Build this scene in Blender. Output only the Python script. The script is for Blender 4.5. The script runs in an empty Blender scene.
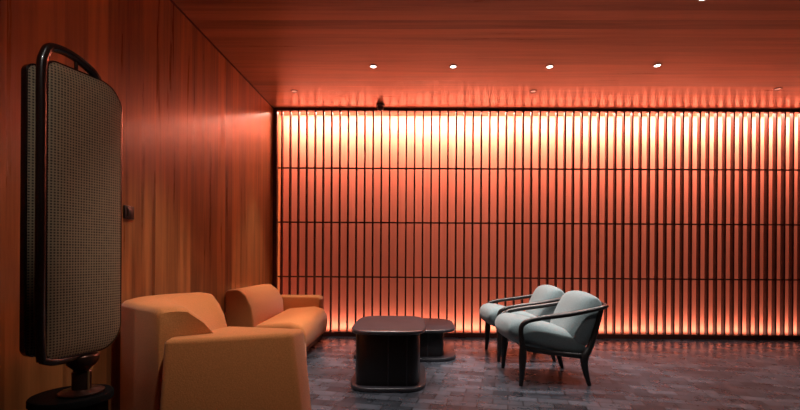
import bpy, bmesh, math, random
from mathutils import Vector, Matrix
random.seed(4)
S = bpy.context.scene
COL = S.collection
R = math.radians

# ------------------------------------------------------------------ camera
EYE = 0.98
cam_d = bpy.data.cameras.new('camera')
cam = bpy.data.objects.new('camera', cam_d)
COL.objects.link(cam)
S.camera = cam
cam_d.sensor_width = 36
cam_d.lens = 36 * 440 / 800
cam_d.shift_x = -10 / 800
cam_d.shift_y = 52 / 800
cam_d.clip_start = 0.05
cam.matrix_world = (Matrix.Translation((0, 0, EYE)) @ Matrix.Rotation(R(0.65), 4, 'Z')
                    @ Matrix.Rotation(R(90), 4, 'X') @ Matrix.Rotation(R(0.36), 4, 'Z'))

# ------------------------------------------------------------------ world and exposure
w = bpy.data.worlds.new('world')
S.world = w
w.use_nodes = True
w.node_tree.nodes['Background'].inputs[0].default_value = (0.5, 0.35, 0.3, 1)
w.node_tree.nodes['Background'].inputs[1].default_value = 0.0
S.view_settings.view_transform = 'Standard'
S.view_settings.look = 'None'
S.view_settings.gamma = 1
S.view_settings.use_curve_mapping = False
S.view_settings.exposure = 0.0

# room dimensions
WL, WR, YF, YB, H = -1.75, 5.4, -2.6, 5.39, 2.80
SL = 0.056                      # depth of the slats
YP = YB + SL + 0.22             # lit panel behind the slats
NX0 = WL + 0.03


def area(name, loc, rot, sx, sy, power, color, spread=180):
    d = bpy.data.lights.new(name, 'AREA')
    d.shape = 'RECTANGLE'
    d.size, d.size_y = sx, sy
    d.energy = power
    d.color = color
    d.spread = R(spread)
    o = bpy.data.objects.new(name, d)
    COL.objects.link(o)
    o.location = loc
    o.rotation_euler = rot
    return o


# LED strips in the recess behind the screen: one under the ceiling, one at the floor
LEDC = (1.0, 0.60, 0.46)
TOPW, BOTW = 250, 27
area('led_light_ceiling', ((WL + WR) / 2, YB + SL + 0.055, H - 0.012), (R(14), 0, 0), WR - WL - 0.1, 0.03, TOPW, LEDC)
area('led_light_floor', ((WL + WR) / 2, YP - 0.075, 0.035), (R(180 - 8), 0, 0), WR - WL - 0.1, 0.03, BOTW, LEDC)


def spot(loc, target, power, size, color=(1, 0.93, 0.88), blend=0.8, radius=0.03):
    d = bpy.data.lights.new('downlight_lamp', 'SPOT')
    d.energy = power * 1.55
    d.color = color
    d.spot_size = R(size)
    d.spot_blend = blend
    d.shadow_soft_size = radius
    o = bpy.data.objects.new('downlight_lamp', d)
    COL.objects.link(o)
    o.location = loc
    o.rotation_euler = (Vector(target) - Vector(loc)).to_track_quat('-Z', 'Y').to_euler()
    return o


# the ceiling's downlights: (x, y) on the ceiling, aim on the floor, power, cone
DL = [
    (-0.41, 4.20, (-0.35, 3.9, 0), 80, 55), (0.353, 4.20, (0.25, 4.1, 0), 75, 60),
    (1.27, 4.20, (1.25, 4.0, 0), 110, 55), (2.27, 4.17, (2.3, 4.0, 0), 60, 85),
    (-1.34, 4.83, (-1.15, 4.6, 0), 90, 50), (1.28, 4.82, (1.2, 4.6, 0), 60, 50),
    (3.86, 4.74, (3.6, 4.0, 0), 50, 75), (2.0, 3.085, (2.1, 3.0, 0), 55, 100),
]
# added unseen downlights nearer the camera, to brighten furniture and lamp
ADDED_DL = [
    (-0.30, 2.95, (-0.45, 3.5, 0), 60, 60), (0.35, 2.95, (0.95, 3.7, 0.2), 90, 50),
    (-0.25, 1.2, (-0.85, 2.25, 0.4), 44, 46), (-0.9, 2.75, (-1.2, 2.9, 0.3), 70, 60),
    (1.3, 1.9, (1.4, 2.4, 0), 16, 90), (-0.45, 0.25, (-1.33, 1.75, 1.35), 22, 24),
]
for (x, y, t, p, c) in DL + ADDED_DL:
    spot((x, y, H - 0.035), t, p, c)


# ------------------------------------------------------------------ materials
def mat(name, color, rough=0.5, spec=0.5, metal=0.0, noise=0.0, nscale=30, bump=0.0, emit=None, estr=0, coat=0, sheen=0):
    m = bpy.data.materials.new(name)
    m.use_nodes = True
    nt = m.node_tree
    b = nt.nodes['Principled BSDF']
    b.inputs['Base Color'].default_value = (*color, 1)
    b.inputs['Roughness'].default_value = rough
    b.inputs['Specular IOR Level'].default_value = spec
    b.inputs['Metallic'].default_value = metal
    b.inputs['Coat Weight'].default_value = coat
    if sheen:
        b.inputs['Sheen Weight'].default_value = sheen
    if noise or bump:
        tc = nt.nodes.new('ShaderNodeTexCoord')
        n = nt.nodes.new('ShaderNodeTexNoise')
        n.inputs['Scale'].default_value = nscale
        n.inputs['Detail'].default_value = 5
        nt.links.new(tc.outputs['Object'], n.inputs['Vector'])
        if noise:
            r = nt.nodes.new('ShaderNodeValToRGB')
            r.color_ramp.elements[0].position = 0.3
            r.color_ramp.elements[1].position = 0.7
            r.color_ramp.elements[0].color = (*[c * (1 - noise) for c in color], 1)
            r.color_ramp.elements[1].color = (*[min(1, c * (1 + noise)) for c in color], 1)
            nt.links.new(n.outputs['Fac'], r.inputs['Fac'])
            nt.links.new(r.outputs['Color'], b.inputs['Base Color'])
        if bump:
            bp = nt.nodes.new('ShaderNodeBump')
            bp.inputs['Strength'].default_value = bump
            bp.inputs['Distance'].default_value = 0.003
            nt.links.new(n.outputs['Fac'], bp.inputs['Height'])
            nt.links.new(bp.outputs['Normal'], b.inputs['Normal'])
    if emit:
        b.inputs['Emission Color'].default_value = (*emit, 1)
        b.inputs['Emission Strength'].default_value = estr
    return m


def wood(name, c_dark, c_light, grain_axis, plank_axis, plank_w, rough=0.35, gscale=1.0, plank_var=0.35, spec=0.5, offset=0.0, plank_len=None):
    """Veneer: stretched noise along grain_axis, tone steps from board to board along plank_axis."""
    m = bpy.data.materials.new(name)
    m.use_nodes = True
    nt = m.node_tree
    L = nt.links.new
    b = nt.nodes['Principled BSDF']
    b.inputs['Specular IOR Level'].default_value = spec
    tc = nt.nodes.new('ShaderNodeTexCoord')
    sp = nt.nodes.new('ShaderNodeSeparateXYZ')
    L(tc.outputs['Object'], sp.inputs[0])

    def mth(op, a, bb=None):
        n = nt.nodes.new('ShaderNodeMath')
        n.operation = op
        for i, v in enumerate((a, bb)):
            if v is None:
                continue
            if isinstance(v, (int, float)):
                n.inputs[i].default_value = v
            else:
                L(v, n.inputs[i])
        return n.outputs[0]
    pl = mth('FLOOR', mth('DIVIDE', mth('ADD', sp.outputs[plank_axis], offset), plank_w))
    seg = 0.0
    if plank_len:
        w0 = nt.nodes.new('ShaderNodeTexWhiteNoise')
        w0.noise_dimensions = '1D'
        L(pl, w0.inputs['W'])
        seg = mth('FLOOR', mth('ADD', mth('DIVIDE', sp.outputs[grain_axis], plank_len), w0.outputs['Value']))
    wn = nt.nodes.new('ShaderNodeTexWhiteNoise')
    wn.noise_dimensions = '2D'
    cb = nt.nodes.new('ShaderNodeCombineXYZ')
    L(pl, cb.inputs[0])
    if plank_len:
        L(seg, cb.inputs[1])
    L(cb.outputs[0], wn.inputs['Vector'])
    mp = nt.nodes.new('ShaderNodeMapping')
    sc = [14 * gscale] * 3
    sc['XYZ'.index(grain_axis)] = 0.7 * gscale
    mp.inputs['Scale'].default_value = sc
    L(tc.outputs['Object'], mp.inputs['Vector'])
    off = nt.nodes.new('ShaderNodeVectorMath')
    off.operation = 'SCALE'
    off.inputs['Scale'].default_value = 7
    L(wn.outputs['Color'], off.inputs[0])
    add = nt.nodes.new('ShaderNodeVectorMath')
    L(mp.outputs[0], add.inputs[0])
    L(off.outputs[0], add.inputs[1])
    n1 = nt.nodes.new('ShaderNodeTexNoise')
    n1.inputs['Scale'].default_value = 1.0
    n1.inputs['Detail'].default_value = 7
    n1.inputs['Roughness'].default_value = 0.62
    n1.inputs['Distortion'].default_value = 0.4
    L(add.outputs[0], n1.inputs['Vector'])
    f = mth('ADD', mth('MULTIPLY', n1.outputs['Fac'], 1.0), mth('MULTIPLY', mth('SUBTRACT', wn.outputs['Value'], 0.5), plank_var))
    r = nt.nodes.new('ShaderNodeValToRGB')
    r.color_ramp.elements[0].position = 0.25
    r.color_ramp.elements[1].position = 0.75
    r.color_ramp.elements[0].color = (*c_dark, 1)
    r.color_ramp.elements[1].color = (*c_light, 1)
    L(f, r.inputs['Fac'])
    L(r.outputs['Color'], b.inputs['Base Color'])
    L(mth('ADD', mth('MULTIPLY', n1.outputs['Fac'], 0.2), rough - 0.1), b.inputs['Roughness'])
    bp = nt.nodes.new('ShaderNodeBump')
    bp.inputs['Strength'].default_value = 0.12
    bp.inputs['Distance'].default_value = 0.002
    L(n1.outputs['Fac'], bp.inputs['Height'])
    L(bp.outputs['Normal'], b.inputs['Normal'])
    return m


def floor_mat():
    m = bpy.data.materials.new('slate_tiles')
    m.use_nodes = True
    nt = m.node_tree
    L = nt.links.new
    b = nt.nodes['Principled BSDF']
    b.inputs['Specular IOR Level'].default_value = 0.4
    tc = nt.nodes.new('ShaderNodeTexCoord')
    mp = nt.nodes.new('ShaderNodeMapping')
    mp.inputs['Rotation'].default_value = (0, 0, R(12))
    L(tc.outputs['Object'], mp.inputs['Vector'])
    br = nt.nodes.new('ShaderNodeTexBrick')
    br.inputs['Color1'].default_value = (0.028, 0.032, 0.040, 1)
    br.inputs['Color2'].default_value = (0.092, 0.100, 0.122, 1)
    br.inputs['Mortar'].default_value = (0.010, 0.010, 0.011, 1)
    br.inputs['Scale'].default_value = 1
    br.inputs['Mortar Size'].default_value = 0.0045
    br.inputs['Mortar Smooth'].default_value = 0.3
    br.inputs['Brick Width'].default_value = 0.20
    br.inputs['Row Height'].default_value = 0.10
    L(mp.outputs[0], br.inputs['Vector'])
    n = nt.nodes.new('ShaderNodeTexNoise')
    n.inputs['Scale'].default_value = 6
    n.inputs['Detail'].default_value = 8
    n.inputs['Roughness'].default_value = 0.65
    L(tc.outputs['Object'], n.inputs['Vector'])
    r = nt.nodes.new('ShaderNodeValToRGB')
    r.color_ramp.elements[0].position = 0.3
    r.color_ramp.elements[1].position = 0.75
    r.color_ramp.elements[0].color = (0.72, 0.72, 0.72, 1)
    r.color_ramp.elements[1].color = (1.25, 1.22, 1.25, 1)
    L(n.outputs['Fac'], r.inputs['Fac'])
    mx = nt.nodes.new('ShaderNodeVectorMath')
    mx.operation = 'MULTIPLY'
    L(br.outputs['Color'], mx.inputs[0])
    L(r.outputs['Color'], mx.inputs[1])
    L(mx.outputs[0], b.inputs['Base Color'])
    r2 = nt.nodes.new('ShaderNodeMapRange')
    r2.inputs['To Min'].default_value = 0.22
    r2.inputs['To Max'].default_value = 0.34
    L(n.outputs['Fac'], r2.inputs['Value'])
    L(r2.outputs[0], b.inputs['Roughness'])
    ad = nt.nodes.new('ShaderNodeMath')
    ad.operation = 'MULTIPLY_ADD'
    ad.inputs[1].default_value = -2.0
    ns = nt.nodes.new('ShaderNodeMath')
    ns.operation = 'MULTIPLY'
    ns.inputs[1].default_value = 0.35
    L(n.outputs['Fac'], ns.inputs[0])
    L(br.outputs['Fac'], ad.inputs[0])
    L(ns.outputs[0], ad.inputs[2])
    bp = nt.nodes.new('ShaderNodeBump')
    bp.inputs['Strength'].default_value = 0.08
    bp.inputs['Distance'].default_value = 0.002
    L(ad.outputs[0], bp.inputs['Height'])
    L(bp.outputs['Normal'], b.inputs['Normal'])
    return m


def weave_mat(name, c_thread, c_hole, pitch=0.0105):
    """Open cane-like weave in local x/z."""
    m = bpy.data.materials.new(name)
    m.use_nodes = True
    nt = m.node_tree
    L = nt.links.new
    b = nt.nodes['Principled BSDF']
    b.inputs['Roughness'].default_value = 0.6
    tc = nt.nodes.new('ShaderNodeTexCoord')
    sp = nt.nodes.new('ShaderNodeSeparateXYZ')
    L(tc.outputs['Object'], sp.inputs[0])

    def mth(op, a, bb=None):
        n = nt.nodes.new('ShaderNodeMath')
        n.operation = op
        for i, v in enumerate((a, bb)):
            if v is None:
                continue
            if isinstance(v, (int, float)):
                n.inputs[i].default_value = v
            else:
                L(v, n.inputs[i])
        return n.outputs[0]
    k = math.pi / pitch
    sx = mth('ABSOLUTE', mth('SINE', mth('MULTIPLY', sp.outputs['X'], k)))
    sz = mth('ABSOLUTE', mth('SINE', mth('MULTIPLY', sp.outputs['Z'], k)))
    f = mth('MULTIPLY', sx, sz)
    n1 = nt.nodes.new('ShaderNodeTexNoise')
    n1.inputs['Scale'].default_value = 60
    L(tc.outputs['Object'], n1.inputs['Vector'])
    f2 = mth('ADD', f, mth('MULTIPLY', mth('SUBTRACT', n1.outputs['Fac'], 0.5), 0.5))
    r = nt.nodes.new('ShaderNodeValToRGB')
    r.color_ramp.elements[0].position = 0.35
    r.color_ramp.elements[1].position = 0.8
    r.color_ramp.elements[0].color = (*c_thread, 1)
    r.color_ramp.elements[1].color = (*c_hole, 1)
    L(f2, r.inputs['Fac'])
    L(r.outputs['Color'], b.inputs['Base Color'])
    bp = nt.nodes.new('ShaderNodeBump')
    bp.invert = True
    bp.inputs['Strength'].default_value = 0.6
    bp.inputs['Distance'].default_value = 0.002
    L(f, bp.inputs['Height'])
    L(bp.outputs['Normal'], b.inputs['Normal'])
    return m


M = {}
M['wall_wood'] = wood('wall_veneer', (0.17, 0.055, 0.020), (0.64, 0.245, 0.075), 'Z', 'Y', 0.155, rough=0.30, plank_var=0.36)
M['ceil_wood'] = wood('ceiling_veneer', (0.19, 0.060, 0.028), (0.48, 0.180, 0.085), 'X', 'Y', 0.13, rough=0.31, plank_var=0.34)
M['panel'] = wood('lit_panel', (0.66, 0.20, 0.13), (0.84, 0.28, 0.19), 'Z', 'X', 0.6, rough=0.6, plank_var=0.25, gscale=0.6, spec=0.2)
M['slat'] = mat('dark_slat_wood', (0.075, 0.018, 0.012), 0.45, noise=0.3, nscale=12)
M['dark_wall'] = mat('dark_wall_paint', (0.05, 0.035, 0.03), 0.8, noise=0.1)
M['floor'] = floor_mat()
M['orange'] = mat('orange_fabric', (0.64, 0.222, 0.066), 0.9, spec=0.15, noise=0.10, nscale=160, bump=0.5, sheen=0.15)
M['teal'] = mat('grey_teal_fabric', (0.210, 0.272, 0.285), 0.9, spec=0.15, noise=0.13, nscale=120, bump=0.5, sheen=0.2)
M['chairwood'] = mat('dark_chair_wood', (0.009, 0.007, 0.007), 0.38, noise=0.3, nscale=20)
M['tablewood'] = mat('dark_table_lacquer', (0.032, 0.030, 0.037), 0.32, noise=0.25, nscale=14)
M['black'] = mat('black_lacquer', (0.008, 0.006, 0.006), 0.35, noise=0.1)
M['plinth'] = mat('black_plinth', (0.012, 0.010, 0.010), 0.4, noise=0.1)
M['matt_black'] = mat('matt_black', (0.006, 0.005, 0.005), 0.85, spec=0.1, noise=0.1)
M['bronze'] = mat('dark_bronze', (0.10, 0.045, 0.032), 0.3, metal=0.75, noise=0.15)
M['copper'] = mat('copper_brown_tube', (0.022, 0.009, 0.007), 0.25, spec=0.6, noise=0.15, coat=0.5)
M['brass'] = mat('aged_brass', (0.8, 0.55, 0.3), 0.45, metal=1.0, noise=0.1)
M['weave'] = weave_mat('woven_cane', (0.38, 0.275, 0.16), (0.05, 0.032, 0.02))
M['ring'] = mat('downlight_ring', (0.35, 0.22, 0.18), 0.4, metal=0.6, noise=0.05)
M['lens'] = mat('downlight_lens', (0.9, 0.9, 0.85), 0.4, emit=(1, 0.93, 0.82), estr=6, noise=0.02)
M['lens_dim'] = mat('downlight_lens_dim', (0.7, 0.5, 0.4), 0.4, emit=(1, 0.6, 0.45), estr=0.5, noise=0.02)
M['led'] = mat('led_strip', (1, 0.7, 0.5), 0.5, emit=(1, 0.5, 0.28), estr=6, noise=0.02)
M['detector'] = mat('dark_detector', (0.10, 0.05, 0.04), 0.3, noise=0.1)


# ------------------------------------------------------------------ mesh helpers
def link(name, bm, m, parent=None, smooth=True, angle=40):
    me = bpy.data.meshes.new(name)
    bmesh.ops.recalc_face_normals(bm, faces=bm.faces)
    bm.to_mesh(me)
    bm.free()
    me.materials.append(M[m])
    if smooth:
        for p in me.polygons:
            p.use_smooth = True
        me.set_sharp_from_angle(angle=R(angle))
    o = bpy.data.objects.new(name, me)
    COL.objects.link(o)
    if parent:
        o.parent = parent
    return o


def tag(o, label, cat, group=None, kind=None):
    o['label'] = label
    o['category'] = cat
    if group:
        o['group'] = group
    if kind:
        o['kind'] = kind
    return o


def empty(name, loc, rz=0):
    o = bpy.data.objects.new(name, None)
    o.empty_display_size = 0.1
    COL.objects.link(o)
    o.location = loc
    o.rotation_euler = (0, 0, rz)
    return o


def structure(o, label=None, cat=None):
    o['kind'] = 'structure'
    if label:
        o['label'] = label
    if cat:
        o['category'] = cat
    return o


def box(bm, lo, hi):
    vs = [bm.verts.new((x, y, z)) for x in (lo[0], hi[0]) for y in (lo[1], hi[1]) for z in (lo[2], hi[2])]
    for f in ((0, 1, 3, 2), (4, 6, 7, 5), (0, 4, 5, 1), (2, 3, 7, 6), (0, 2, 6, 4), (1, 5, 7, 3)):
        bm.faces.new([vs[i] for i in f])


def boxm(lo, hi, bev=0, seg=2):
    bm = bmesh.new()
    box(bm, lo, hi)
    if bev:
        bmesh.ops.bevel(bm, geom=bm.edges[:], offset=bev, segments=seg, profile=0.5, affect='EDGES')
    return bm


def loft(bm, rings, cap=True):
    """rings: list of equal-length vertex loops"""
    V = [[bm.verts.new(p) for p in r] for r in rings]
    n = len(V[0])
    for a, b in zip(V, V[1:]):
        for i in range(n):
            bm.faces.new((a[i], a[(i + 1) % n], b[(i + 1) % n], b[i]))
    if cap:
        bm.faces.new(V[0][::-1])
        bm.faces.new(V[-1])
    return bm


def superellipse(cx, cy, a, b, n=4.0, N=48):
    out = []
    for i in range(N):
        t = 2 * math.pi * i / N
        c, s = math.cos(t), math.sin(t)
        out.append((cx + a * math.copysign(abs(c) ** (2 / n), c), cy + b * math.copysign(abs(s) ** (2 / n), s)))
    return out


def slab(cx, cy, a, b, z0, z1, r, n=4.0, N=56, under=None):
    """Rounded plate with a softened edge (r) lofted from superellipse outlines."""
    bm = bmesh.new()
    rings = []
    K = 4
    for k in range(K + 1):
        t = math.pi / 2 * k / K
        d = r * (1 - math.sin(t))
        z = z0 + r * (1 - math.cos(t))
        rings.append([(x, y, z) for x, y in superellipse(cx, cy, a - d, b - d, n, N)])
    for k in range(K + 1):
        t = math.pi / 2 * k / K
        d = r * (1 - math.cos(t))
        z = z1 - r + r * math.sin(t)
        rings.append([(x, y, z) for x, y in superellipse(cx, cy, a - d, b - d, n, N)])
    return loft(bm, rings)


def catmull(pts, rad, sub=6):
    P = [Vector(p) for p in pts]
    out, ro = [], []
    for i in range(len(P) - 1):
        p0, p1, p2, p3 = P[max(i - 1, 0)], P[i], P[i + 1], P[min(i + 2, len(P) - 1)]
        for k in range(sub):
            t = k / sub
            out.append(0.5 * ((2 * p1) + (p2 - p0) * t + (2 * p0 - 5 * p1 + 4 * p2 - p3) * t * t + (3 * p1 - p0 - 3 * p2 + p3) * t ** 3))
            ro.append(rad[i] * (1 - t) + rad[i + 1] * t)
    out.append(P[-1])
    ro.append(rad[-1])
    return out, ro


def tube(bm, pts, rad, n=12, sub=6, flat=1.0, up=Vector((0, 1, 0))):
    """Swept tube; flat scales the section across 'up'."""
    if isinstance(rad, (int, float)):
        rad = [rad] * len(pts)
    P, Rr = catmull(pts, rad, sub)
    rings = []
    for i, p in enumerate(P):
        t = (P[min(i + 1, len(P) - 1)] - P[max(i - 1, 0)]).normalized()
        a = (up - t * up.dot(t))
        if a.length < 1e-4:
            a = Vector((1, 0, 0)) - t * t.x
        a.normalize()
        b = t.cross(a)
        rings.append([p + a * (Rr[i] * flat * math.cos(2 * math.pi * k / n)) + b * (Rr[i] * math.sin(2 * math.pi * k / n)) for k in range(n)])
    loft(bm, rings)
    return bm


def lathe(profile, n=40, cx=0, cy=0):
    bm = bmesh.new()
    rings = [[(cx + r * math.cos(2 * math.pi * k / n), cy + r * math.sin(2 * math.pi * k / n), z) for k in range(n)] for r, z in profile]
    return loft(bm, rings)


def cushion(fn, nu=20, nv=20):
    """closed soft pillow: fn(u, v, side) for u,v in [-1,1]; side in -1,1"""
    bm = bmesh.new()
    top = [[bm.verts.new(fn(-1 + 2 * i / nu, -1 + 2 * j / nv, 1)) for j in range(nv + 1)] for i in range(nu + 1)]
    bot = [[top[i][j] if i in (0, nu) or j in (0, nv) else bm.verts.new(fn(-1 + 2 * i / nu, -1 + 2 * j / nv, -1)) for j in range(nv + 1)] for i in range(nu + 1)]
    for i in range(nu):
        for j in range(nv):
            bm.faces.new((top[i][j], top[i + 1][j], top[i + 1][j + 1], top[i][j + 1]))
            bm.faces.new((bot[i][j], bot[i][j + 1], bot[i + 1][j + 1], bot[i + 1][j]))
    return bm


def pillow(center, ax, ay, az, hx, hy, hz, puff=0.55, corner=0.35, nu=22, nv=22):
    """Soft block: box with half-sizes hx,hy and thickness hz, super-elliptic rounding."""
    c, ax, ay, az = Vector(center), Vector(ax).normalized(), Vector(ay).normalized(), Vector(az).normalized()

    def fn(u, v, s):
        # spread grid towards the rim for a good silhouette
        uu = math.sin(u * math.pi / 2)
        vv = math.sin(v * math.pi / 2)
        # squircle mapping rounds the corners
        k = corner
        x = uu * math.sqrt(max(0, 1 - k * vv * vv))
        y = vv * math.sqrt(max(0, 1 - k * uu * uu))
        e = (1 - abs(uu) ** 5) * (1 - abs(vv) ** 5)
        t = max(0, e) ** puff
        return c + ax * (x * hx) + ay * (y * hy) + az * (s * hz * t)
    return cushion(fn, nu, nv)


# ------------------------------------------------------------------ room shell
structure(link('floor', boxm((WL - 0.1, YF - 0.1, -0.1), (WR + 0.1, YP + 0.1, 0)), 'floor', smooth=False))
structure(link('ceiling', boxm((WL - 0.1, YF - 0.1, H), (WR + 0.1, YP + 0.1, H + 0.1)), 'ceil_wood', smooth=False))
structure(link('wall_left', boxm((WL - 0.1, YF - 0.1, 0), (WL, YP + 0.1, H)), 'wall_wood', smooth=False))
structure(link('wall_right', boxm((WR, YF - 0.1, 0), (WR + 0.1, YP + 0.1, H)), 'dark_wall', smooth=False))
structure(link('wall_back', boxm((WL, YP, 0), (WR, YP + 0.1, H)), 'panel', smooth=False))
structure(link('wall_front', boxm((WL, YF - 0.1, 0), (WR, YF, H)), 'dark_wall', smooth=False))
# dark strip standing in for shade where the veneered wall meets the ceiling
structure(link('shadow_strip_1', boxm((WL, YF, H - 0.012), (WL + 0.006, YB, H)), 'slat', smooth=False))

# ------------------------------------------------------------------ slatted screen
scr = empty('slatted_screen', ((WL + WR) / 2, YB + SL / 2, 0))
tag(scr, 'full-height dark wooden slatted screen in front of glowing orange back wall', 'screen')
off = scr.location


def sbox(lo, hi, bev=0):
    return boxm([a - b for a, b in zip(lo, off)], [a - b for a, b in zip(hi, off)], bev, 1)


PITCH = 0.1022
x = -1.647
ZB, ZT = 0.055, H - 0.032
i = 0
first = None
while x < WR - 0.04:
    if first is None:
        first = link('slat', sbox((x - 0.009, YB, ZB), (x + 0.009, YB + SL, ZT), 0.0012), 'slat', scr, smooth=False)
        x_first = x
    else:
        s = first.copy()
        COL.objects.link(s)
        s.parent = scr
        s.location = (x - x_first, 0, 0)
    x += PITCH
# rails
SC = 440 / YB


def zrow(px, y):
    return EYE - (y - (px - 400) * 0.0063 - 257) / SC


for yy in (167.5, 222, 276.7):
    z = zrow(290, yy)
    link('rail', sbox((WL + 0.06, YB + 0.012, z - 0.0085), (WR, YB + 0.030, z + 0.0085)), 'slat', scr, smooth=False)
link('top_rail', sbox((WL, YB - 0.003, H - 0.032), (WR, YB + SL, H)), 'slat', scr, smooth=False)
link('bottom_rail', sbox((WL, YB - 0.008, 0), (WR, YB + SL, 0.055)), 'slat', scr, smooth=False)
link('end_post', sbox((WL, YB - 0.004, 0.055), (WL + 0.045, YB + SL, H - 0.032)), 'slat', scr, smooth=False)

for nm, z0, lab in (('led_strip', H - 0.010, 'thin warm glowing light strip under the ceiling behind the slatted screen'),
                    ('led_strip', 0.001, 'thin warm glowing light strip on the floor behind the slatted screen')):
    yy = YB + SL + 0.012 if z0 > 1 else YP - 0.082
    tag(link(nm, boxm((WL + 0.06, yy, z0), (WR - 0.02, yy + 0.014, z0 + 0.009)), 'led', smooth=False), lab, 'light strip')

# ------------------------------------------------------------------ downlights in the ceiling


def downlight_mesh(root, dim):
    bm = bmesh.new()
    prof = [(0.026, 0.0), (0.030, -0.006), (0.038, -0.007), (0.041, -0.003), (0.041, 0.0)]
    n = 28
    V = [[bm.verts.new((r * math.cos(2 * math.pi * k / n), r * math.sin(2 * math.pi * k / n), z)) for k in range(n)] for r, z in prof]
    for a, b in zip(V, V[1:] + V[:1]):
        for k in range(n):
            bm.faces.new((a[k], a[(k + 1) % n], b[(k + 1) % n], b[k]))
    link('ring', bm, 'ring', root)
    link('lens', lathe([(0.026, -0.0005), (0.026, -0.004), (0.02, -0.005)], 28), 'lens_dim' if dim else 'lens', root)


pos_words = {
    0: 'bright recessed ceiling downlight, leftmost of the front row, above the coffee tables',
    1: 'bright recessed ceiling downlight, second from the left in the front row',
    2: 'bright recessed ceiling downlight, third from the left in the front row, above the armchairs',
    3: 'bright recessed ceiling downlight, rightmost of the front row',
    4: 'dim recessed ceiling downlight by the left wall above the orange loveseat',
    5: 'dim recessed ceiling downlight near the screen, middle one of the back row',
    6: 'dim recessed ceiling downlight near the screen at the far right',
    7: 'ringed recessed ceiling downlight cut by the top edge of the view',
}
for i, (x, y, t, p, c) in enumerate(DL):
    o = empty('ceiling_downlight', (x, y, H))
    downlight_mesh(o, i in (4, 5, 6))
    if i == 7:
        o.scale = (1.15, 1.15, 1)
    tag(o, pos_words[i], 'ceiling light', 'recessed downlights in the wooden ceiling')
near_words = ['above the front edge of the coffee tables', 'between the coffee tables and the lounge chairs', 'in front of the orange corner armchair',
              'straight above the orange corner armchair', 'over the open floor before the lounge chairs', 'nearest the woven lamp']
for i, (x, y, t, p, c) in enumerate(ADDED_DL):
    o = empty('ceiling_downlight', (x, y, H))  # fitting for an added downlight out of view
    downlight_mesh(o, False)
    tag(o, 'added unseen ceiling downlight above the view, ' + near_words[i], 'ceiling light', 'added downlights out of view')

# small surface camera / detector by the screen
det = empty('smoke_detector', (-0.425, 5.25, H))
tag(det, 'small dark round detector on the ceiling just in front of the slatted screen', 'smoke detector')
link('mounting_plate', lathe([(0.052, 0), (0.052, -0.016), (0.045, -0.022)], 28), 'detector', det)
link('dome', lathe([(0.040, -0.022), (0.042, -0.045), (0.034, -0.066), (0.018, -0.078), (0.004, -0.081)], 28), 'black', det)

# wall switch box
sw = empty('wall_switch', (WL, 2.66, 1.24))
tag(sw, 'small dark square switch on the wooden wall right of the woven lamp', 'light switch')
link('plate', boxm((0, -0.045, -0.04), (0.012, 0.045, 0.04), 0.003), 'black', sw)
link('rocker', boxm((0.012, -0.022, -0.022), (0.017, 0.022, 0.022), 0.002), 'plinth', sw)

# ------------------------------------------------------------------ far loveseat


def extrude_profile(prof, axis0, axis1, shrink=0.0, bev=0.02, seg=3):
    """prof in (x,z), swept along y from axis0 to axis1, all edges softened."""
    bm = bmesh.new()
    a = [bm.verts.new((px, axis0, pz)) for px, pz in prof]
    b = [bm.verts.new((px, axis1, pz)) for px, pz in prof]
    n = len(prof)
    bm.faces.new(a[::-1])
    bm.faces.new(b)
    for i in range(n):
        bm.faces.new((a[i], a[(i + 1) % n], b[(i + 1) % n], b[i]))
    bmesh.ops.recalc_face_normals(bm, faces=bm.faces)
    es = [e for e in bm.edges if e.calc_face_angle(0) > R(28)]
    bmesh.ops.bevel(bm, geom=es, offset=bev, segments=seg, profile=0.5, affect='EDGES', clamp_overlap=True)
    return bm


sofa = empty('loveseat', (-1.375, 4.6, 0), R(0))
tag(sofa, 'low orange fabric loveseat against the wooden wall beside the slatted screen', 'sofa')
# local coords: x right, y deep.  near end y=-0.6, far end y=+0.6
pr = [(-0.37, 0.11), (-0.37, 0.64), (-0.345, 0.668), (-0.245, 0.673), (-0.175, 0.61), (-0.125, 0.50), (-0.105, 0.38), (-0.105, 0.11)]
back = extrude_profile(pr, -0.58, 0.36, bev=0.03)
# the backrest end leans in towards the top at the far side
for v in back.verts:
    k = max(0, (v.co.z - 0.36) / 0.33)
    if v.co.y > 0:
        v.co.y -= 0.13 * k * k
        v.co.x += 0.10 * (v.co.y + 0.1) * k
link('backrest', back, 'orange', sofa)
seat = extrude_profile([(-0.11, 0.10), (-0.11, 0.375), (0.22, 0.405), (0.33, 0.375), (0.368, 0.30), (0.368, 0.20), (0.355, 0.10)], -0.57, 0.50, bev=0.045, seg=4)
for v in seat.verts:
    if v.co.z > 0.25:
        v.co.z -= 0.05 * max(0, (-v.co.y - 0.35) / 0.22) ** 2
link('seat', seat, 'orange', sofa)
arm = extrude_profile([(-0.37, 0.10), (-0.37, 0.52), (0.255, 0.52), (0.285, 0.49), (0.285, 0.10)], 0.46, 0.68, bev=0.035, seg=3)
link('armrest', arm, 'orange', sofa)
link('plinth', boxm((-0.34, -0.53, 0.0), (0.27, 0.64, 0.10), 0.004), 'plinth', sofa)

# ------------------------------------------------------------------ near armchair with wrap-around back
ac = empty('corner_armchair', (-1.1, 2.45, 0))
tag(ac, 'large orange fabric armchair with wrap-around back nearest the camera beside the woven lamp', 'armchair')
oc = Vector((-1.1, 2.45, 0))


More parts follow.
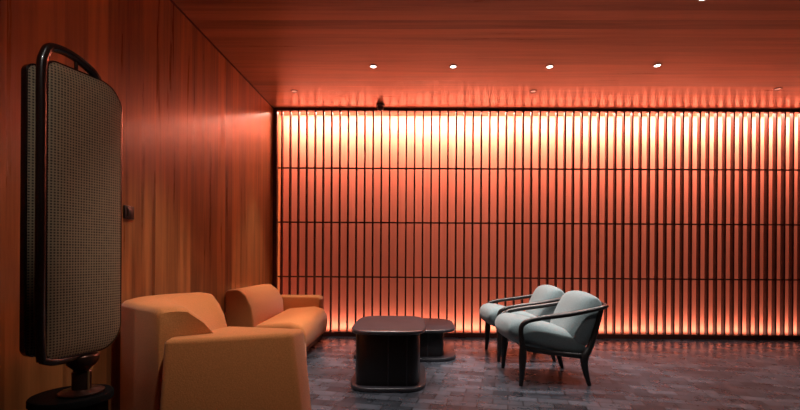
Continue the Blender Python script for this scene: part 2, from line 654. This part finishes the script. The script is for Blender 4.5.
def planprism(outer, z0, z1, bev, seg=3, inset_top=None):
    bm = bmesh.new()
    top = inset_top or outer
    a = [bm.verts.new((p[0] - oc.x, p[1] - oc.y, z0)) for p in outer]
    b = [bm.verts.new((p[0] - oc.x, p[1] - oc.y, z1)) for p in top]
    n = len(outer)
    bm.faces.new(a[::-1])
    bm.faces.new(b)
    for i in range(n):
        bm.faces.new((a[i], a[(i + 1) % n], b[(i + 1) % n], b[i]))
    bmesh.ops.recalc_face_normals(bm, faces=bm.faces)
    es = [e for e in bm.edges if e.calc_face_angle(0) > R(25)]
    bmesh.ops.bevel(bm, geom=es, offset=bev, segments=seg, profile=0.5, affect='EDGES', clamp_overlap=True)
    return bm


# spine of the back (outer line) near end -> corner -> far end, with inner lines at top and at seat height
OUT = [(-1.235, 2.10), (-1.37, 2.20), (-1.51, 2.31), (-1.635, 2.43), (-1.705, 2.56), (-1.725, 2.70), (-1.70, 2.84), (-1.62, 2.97), (-1.50, 3.09)]
INT = [(-1.11, 2.17), (-1.21, 2.28), (-1.31, 2.39), (-1.41, 2.52), (-1.475, 2.62), (-1.50, 2.72), (-1.48, 2.83), (-1.44, 2.93), (-1.385, 3.03)]
INB = [(-0.955, 2.235), (-1.04, 2.34), (-1.13, 2.43), (-1.19, 2.53), (-1.23, 2.62), (-1.25, 2.71), (-1.265, 2.80), (-1.275, 2.89), (-1.265, 2.985)]


def resample(pl, n):
    P, _ = catmull([(p[0], p[1], 0) for p in pl], [1] * len(pl), 8)
    out = []
    for k in range(n):
        t = k / (n - 1) * (len(P) - 1)
        i = min(int(t), len(P) - 2)
        out.append(P[i].lerp(P[i + 1], t - i))
    return out


n = 34
O_, T_, B_ = resample(OUT, n), resample(INT, n), resample(INB, n)
rings = []
ZTOP = 0.725
for k in range(n):
    o_, t_, b_ = O_[k], T_[k], B_[k]
    e = min(k, n - 1 - k)
    sh = {0: 0.022, 1: 0.006}.get(e, 0)                     # soften the two ends
    prof = [(o_, 0.09), (o_, 0.3), (o_, ZTOP - 0.03 - sh), (o_.lerp(t_, 0.07), ZTOP - 0.008 - sh), (o_.lerp(t_, 0.2), ZTOP - sh),
            (o_.lerp(t_, 0.55), ZTOP + 0.003 - sh), (o_.lerp(t_, 0.9), ZTOP - 0.002 - sh), (t_, ZTOP - 0.014 - sh), (t_.lerp(b_, 0.36), ZTOP - 0.060 - sh),
            (t_.lerp(b_, 0.70), ZTOP - 0.14 - sh * 0.5), (t_.lerp(b_, 0.92), ZTOP - 0.24), (b_, 0.38), (b_.lerp(o_, 0.0), 0.09)]
    c = o_.lerp(b_, 0.5)
    rings.append([((c.lerp(q, 1 - sh * 1.5)).x - oc.x, (c.lerp(q, 1 - sh * 1.5)).y - oc.y, z) for q, z in prof])
bm = bmesh.new()
loft(bm, rings)
link('backrest', bm, 'orange', ac, angle=50)
# near arm, a broad low block: slightly battered outer face
armp = [(-1.165, 2.03), (-0.625, 2.235), (-0.60, 2.40), (-1.02, 2.40), (-1.19, 2.12)]
armo = [(-1.175, 1.985), (-0.540, 2.175), (-0.555, 2.42), (-1.02, 2.42), (-1.20, 2.12)]
am = planprism(armo, 0.08, 0.585, 0.024, 4, armp)
for v in am.verts:          # the padded top swells in the middle
    if v.co.z > 0.5:
        X = v.co.x + oc.x
        v.co.z += 0.016 * math.sin(max(0, min(1, (X + 1.16) / 0.55)) * math.pi)
link('armrest', am, 'orange', ac)
seatp = [(-1.10, 2.36), (-0.64, 2.38), (-0.625, 2.55), (-0.74, 3.0), (-0.84, 3.04), (-1.26, 2.98), (-1.28, 2.7)]
link('seat', planprism(seatp, 0.08, 0.42, 0.045, 4), 'orange', ac)
plp = [(-1.08, 2.15), (-0.70, 2.28), (-0.78, 2.92), (-1.38, 2.9), (-1.5, 2.65)]
link('plinth', planprism(plp, 0.0, 0.09, 0.004, 1), 'plinth', ac)

# ------------------------------------------------------------------ coffee tables


def table(name, x0, x1, y0, y1, h, body, label):
    cx, cy = (x0 + x1) / 2, (y0 + y1) / 2
    a, b = (x1 - x0) / 2, (y1 - y0) / 2
    t = empty(name, (cx, cy, 0))
    tag(t, label, 'coffee table')
    link('tabletop', slab(0, 0, a, b, h - 0.032, h, 0.014, 4.2), 'tablewood', t)
    link('base_plate', slab(0, 0, a * 1.01, b * 1.01, 0.0, 0.034, 0.010, 4.2), 'tablewood', t)
    bx0, bx1, by0, by1 = body
    bm = slab((bx0 + bx1) / 2, (by0 + by1) / 2, (bx1 - bx0) / 2, (by1 - by0) / 2, 0.03, h - 0.03, 0.004, 7, N=72)
    link('body', bm, 'black', t)
    # vertical joint strips on the front face of the body
    for q in (0.52, 0.80):
        xx = bx0 + (bx1 - bx0) * q
        link('joint_strip', boxm((xx - 0.004, by0 - 0.004, 0.036), (xx + 0.004, by0 + 0.02, h - 0.034), 0.001, 1), 'tablewood', t)
    return t


table('coffee_table', -0.487, 0.092, 3.165, 4.02, 0.444, (-0.248, 0.240, -0.375, 0.36),
      'taller dark lacquered coffee table with rounded top, in front of the lower one')
table('coffee_table', -0.60, 0.405, 4.10, 4.92, 0.300, (-0.42, 0.385, -0.34, 0.30),
      'lower and wider dark coffee table behind the taller one')

# ------------------------------------------------------------------ lounge armchairs


def leg_bm(pts, rad, flat=0.9):
    bm = bmesh.new()
    tube(bm, pts, rad, 12, 5, flat)
    return bm


def make_chair():
    t = empty('lounge_chair', (0, 0, 0))
    W = 0.272
    # upholstered seat: sloped soft block
    sl = R(15)
    axx = (math.cos(sl), 0, -math.sin(sl))
    azz = (math.sin(sl), 0, math.cos(sl))
    link('seat_cushion', pillow((-0.055, 0, 0.352), axx, (0, 1, 0), azz, 0.345, 0.262, 0.108, 0.42, 0.20, 26, 24), 'teal', t)
    # back cushion leaning backwards, rounded upper corners
    ln = R(24)
    ux = (math.sin(ln), 0, math.cos(ln))
    nx = (math.cos(ln), 0, -math.sin(ln))
    link('back_cushion', pillow((0.247, 0, 0.472), ux, (0, 1, 0), nx, 0.243, 0.262, 0.112, 0.42, 0.24, 26, 24), 'teal', t)
    for s in (-1, 1):
        y = s * W
        armb = bmesh.new()
        pts = [(-0.262, y, 0.27), (-0.272, y * 1.01, 0.36), (-0.280, y * 1.03, 0.42), (-0.270, y * 1.05, 0.468), (-0.220, y * 1.07, 0.502), (-0.10, y * 1.08, 0.525), (0.09, y * 1.08, 0.550), (0.25, y * 1.05, 0.578), (0.36, y * 0.99, 0.600), (0.405, y * 0.88, 0.608)]
        tube(armb, pts, [0.022, 0.020, 0.019, 0.0185, 0.0185, 0.019, 0.019, 0.018, 0.017, 0.014], 12, 6, 1.15)
        link('armrest', armb, 'chairwood', t)
        link('front_leg', leg_bm([(-0.262, y, 0.30), (-0.262, y, 0.22), (-0.268, y * 1.0, 0.10), (-0.275, y * 1.0, 0.0)], [0.026, 0.031, 0.022, 0.0145]), 'chairwood', t)
        link('back_leg', leg_bm([(0.352, y * 0.97, 0.590), (0.315, y * 0.97, 0.45), (0.265, y * 0.98, 0.30), (0.218, y * 1.0, 0.215), (0.225, y * 1.0, 0.12), (0.258, y * 1.0, 0.0)], [0.017, 0.021, 0.025, 0.032, 0.024, 0.0145]), 'chairwood', t)
        link('side_rail', leg_bm([(-0.262, y * 0.98, 0.292), (-0.10, y * 0.98, 0.262), (0.08, y * 0.98, 0.238), (0.225, y * 0.98, 0.225)], [0.022, 0.020, 0.020, 0.022], 0.7), 'chairwood', t)
    link('front_rail', leg_bm([(-0.252, -W, 0.290), (-0.235, 0, 0.300), (-0.252, W, 0.290)], 0.020, 1), 'chairwood', t)
    link('back_rail', leg_bm([(0.225, -W, 0.225), (0.232, 0, 0.225), (0.225, W, 0.225)], 0.020, 1), 'chairwood', t)
    crest = bmesh.new()
    tube(crest, [(0.400, -W * 0.90, 0.608), (0.425, -W * 0.6, 0.612), (0.435, 0, 0.614), (0.425, W * 0.6, 0.612), (0.400, W * 0.90, 0.608)], [0.012, 0.014, 0.015, 0.014, 0.012], 12, 6, 1.0, Vector((0, 0, 1)))
    link('crest_rail', crest, 'chairwood', t)
    return t


ch = make_chair()
ch.location = (1.075, 3.655, 0)
ch.rotation_euler = (0, 0, R(3))
tag(ch, 'grey-teal cushioned lounge chair with dark bent-wood arms, the nearer of the pair', 'armchair', 'grey-teal lounge chairs')
c2 = ch.copy()
COL.objects.link(c2)
c2.location = (1.055, 4.44, 0)
c2.rotation_euler = (0, 0, R(3))
for k in list(ch.children):
    d = k.copy()
    COL.objects.link(d)
    d.parent = c2
tag(c2, 'grey-teal cushioned lounge chair with dark bent-wood arms, behind the nearer one by the screen', 'armchair', 'grey-teal lounge chairs')

# ------------------------------------------------------------------ woven lamp on its pedestal
U = Vector((0.078, 0.289, 0)).normalized()
LC = Vector((-1.368, 1.745, 0))
ang = math.atan2(U.y, U.x)
PED = 0.425
ped = empty('pedestal', (LC.x, LC.y, 0))
tag(ped, 'black drum pedestal holding the woven lamp, between armchair and wooden wall', 'pedestal')
link('drum', lathe([(0.115, 0.0), (0.12, 0.01), (0.12, 0.385), (0.115, 0.395)], 48), 'matt_black', ped)
link('pedestal_top', lathe([(0.135, 0.395), (0.14, 0.40), (0.14, 0.42), (0.136, 0.425)], 48), 'matt_black', ped)

lamp = empty('woven_lamp', (LC.x, LC.y, PED), ang)
tag(lamp, 'tall lamp of woven cane panels in a bronze hoop, standing by the left wall', 'lamp')
link('base', lathe([(0.073, 0.0), (0.078, 0.004), (0.078, 0.010), (0.070, 0.015), (0.03, 0.020), (0.028, 0.022)], 48, 0.015, -0.03), 'bronze', lamp)
link('stem', lathe([(0.033, 0.018), (0.033, 0.088), (0.028, 0.092), (0.028, 0.096), (0.036, 0.104), (0.050, 0.118), (0.058, 0.135), (0.060, 0.150), (0.055, 0.158), (0.04, 0.163)], 36, 0.015, -0.03), 'bronze', lamp)
bmr = bmesh.new()
tube(bmr, [(0.013, -0.067, 0.018), (0.013, -0.067, 0.06), (0.013, -0.067, 0.092)], 0.004, 8, 2)
link('brass_rod', bmr, 'brass', lamp)
Z0, Z1 = 0.165, 1.268            # panel bottom / top above the pedestal


def rrect(x0, x1, z0, z1, r, n=10, rn=0.035):
    out = []
    for cx, cz, a0, r in ((x1 - r, z0 + r, -90, r), (x1 - r, z1 - r, 0, r), (x0 + rn, z1 - rn, 90, rn), (x0 + rn, z0 + rn, 180, rn)):
        for k in range(n + 1):
            t = R(a0 + 90 * k / n)
            out.append((cx + r * math.cos(t), cz + r * math.sin(t)))
    return out


def panel(x0, x1, z0, z1, y0, y1, r, side):
    fr = bmesh.new()                        # rim
    o1, i1 = rrect(x0, x1, z0, z1, r), rrect(x0 + 0.006, x1 - 0.006, z0 + 0.006, z1 - 0.006, r - 0.006, rn=0.030)
    N = len(o1)
    loops = [[fr.verts.new((p[0], yy, p[1])) for p in pl] for pl, yy in ((o1, y0 + 0.002), (o1, y1 - 0.002), (i1, y1), (i1, y0))]
    for a, b in zip(loops, loops[1:] + loops[:1]):
        for k in range(N):
            fr.faces.new((a[k], a[(k + 1) % N], b[(k + 1) % N], b[k]))
    link('rim', fr, 'copper', lamp)
    wv = bmesh.new()                        # slightly domed woven faces
    rings = []
    for f, d in ((0.55, 0.010), (0.75, 0.008), (0.92, 0.003), (1.0, -0.002)):
        rings.append(([(((p[0] - (x0 + x1) / 2) * f + (x0 + x1) / 2), (p[1] - (z0 + z1) / 2) * (1 - (1 - f) * 0.3) + (z0 + z1) / 2) for p in i1], d))
    L1 = [[(p[0], y0 - d, p[1]) for p in pl] for pl, d in rings]
    L2 = [[(p[0], y1 + d, p[1]) for p in pl] for pl, d in rings[::-1]]
    loft(wv, L1 + L2)
    link('woven_panel', wv, 'weave', lamp)


panel(-0.158, 0.148, Z0, Z1, -0.080, -0.062, 0.105, -1)
panel(-0.184, 0.128, Z0 + 0.015, Z1 - 0.015, -0.018, 0.010, 0.075, 1)
hoop = bmesh.new()
zt = 1.335
HY = -0.068
hp = [(-0.160, HY, 0.17), (-0.167, HY, 0.30), (-0.167, HY, 0.60), (-0.167, HY, 1.0), (-0.167, HY, 1.22), (-0.158, HY, 1.278), (-0.140, HY, 1.311), (-0.100, HY, 1.321),
      (-0.055, HY, 1.317), (-0.01, HY, 1.302), (0.03, HY, 1.278), (0.055, HY + 0.012, 1.235), (0.06, HY + 0.025, 1.0), (0.06, HY + 0.025, 0.60), (0.06, HY + 0.025, 0.30), (0.05, HY + 0.02, 0.19)]
tube(hoop, hp, 0.0165, 14, 6)
tube(hoop, [(-0.160, HY, 0.175), (-0.12, HY, 0.160), (-0.05, HY + 0.01, 0.157), (0.02, HY + 0.02, 0.162), (0.05, HY + 0.02, 0.195)], 0.0155, 14, 6)
link('hoop', hoop, 'copper', lamp)
link('top_pin', boxm((-0.050, HY - 0.005, 1.25), (-0.038, HY + 0.005, 1.31), 0.002, 1), 'copper', lamp)
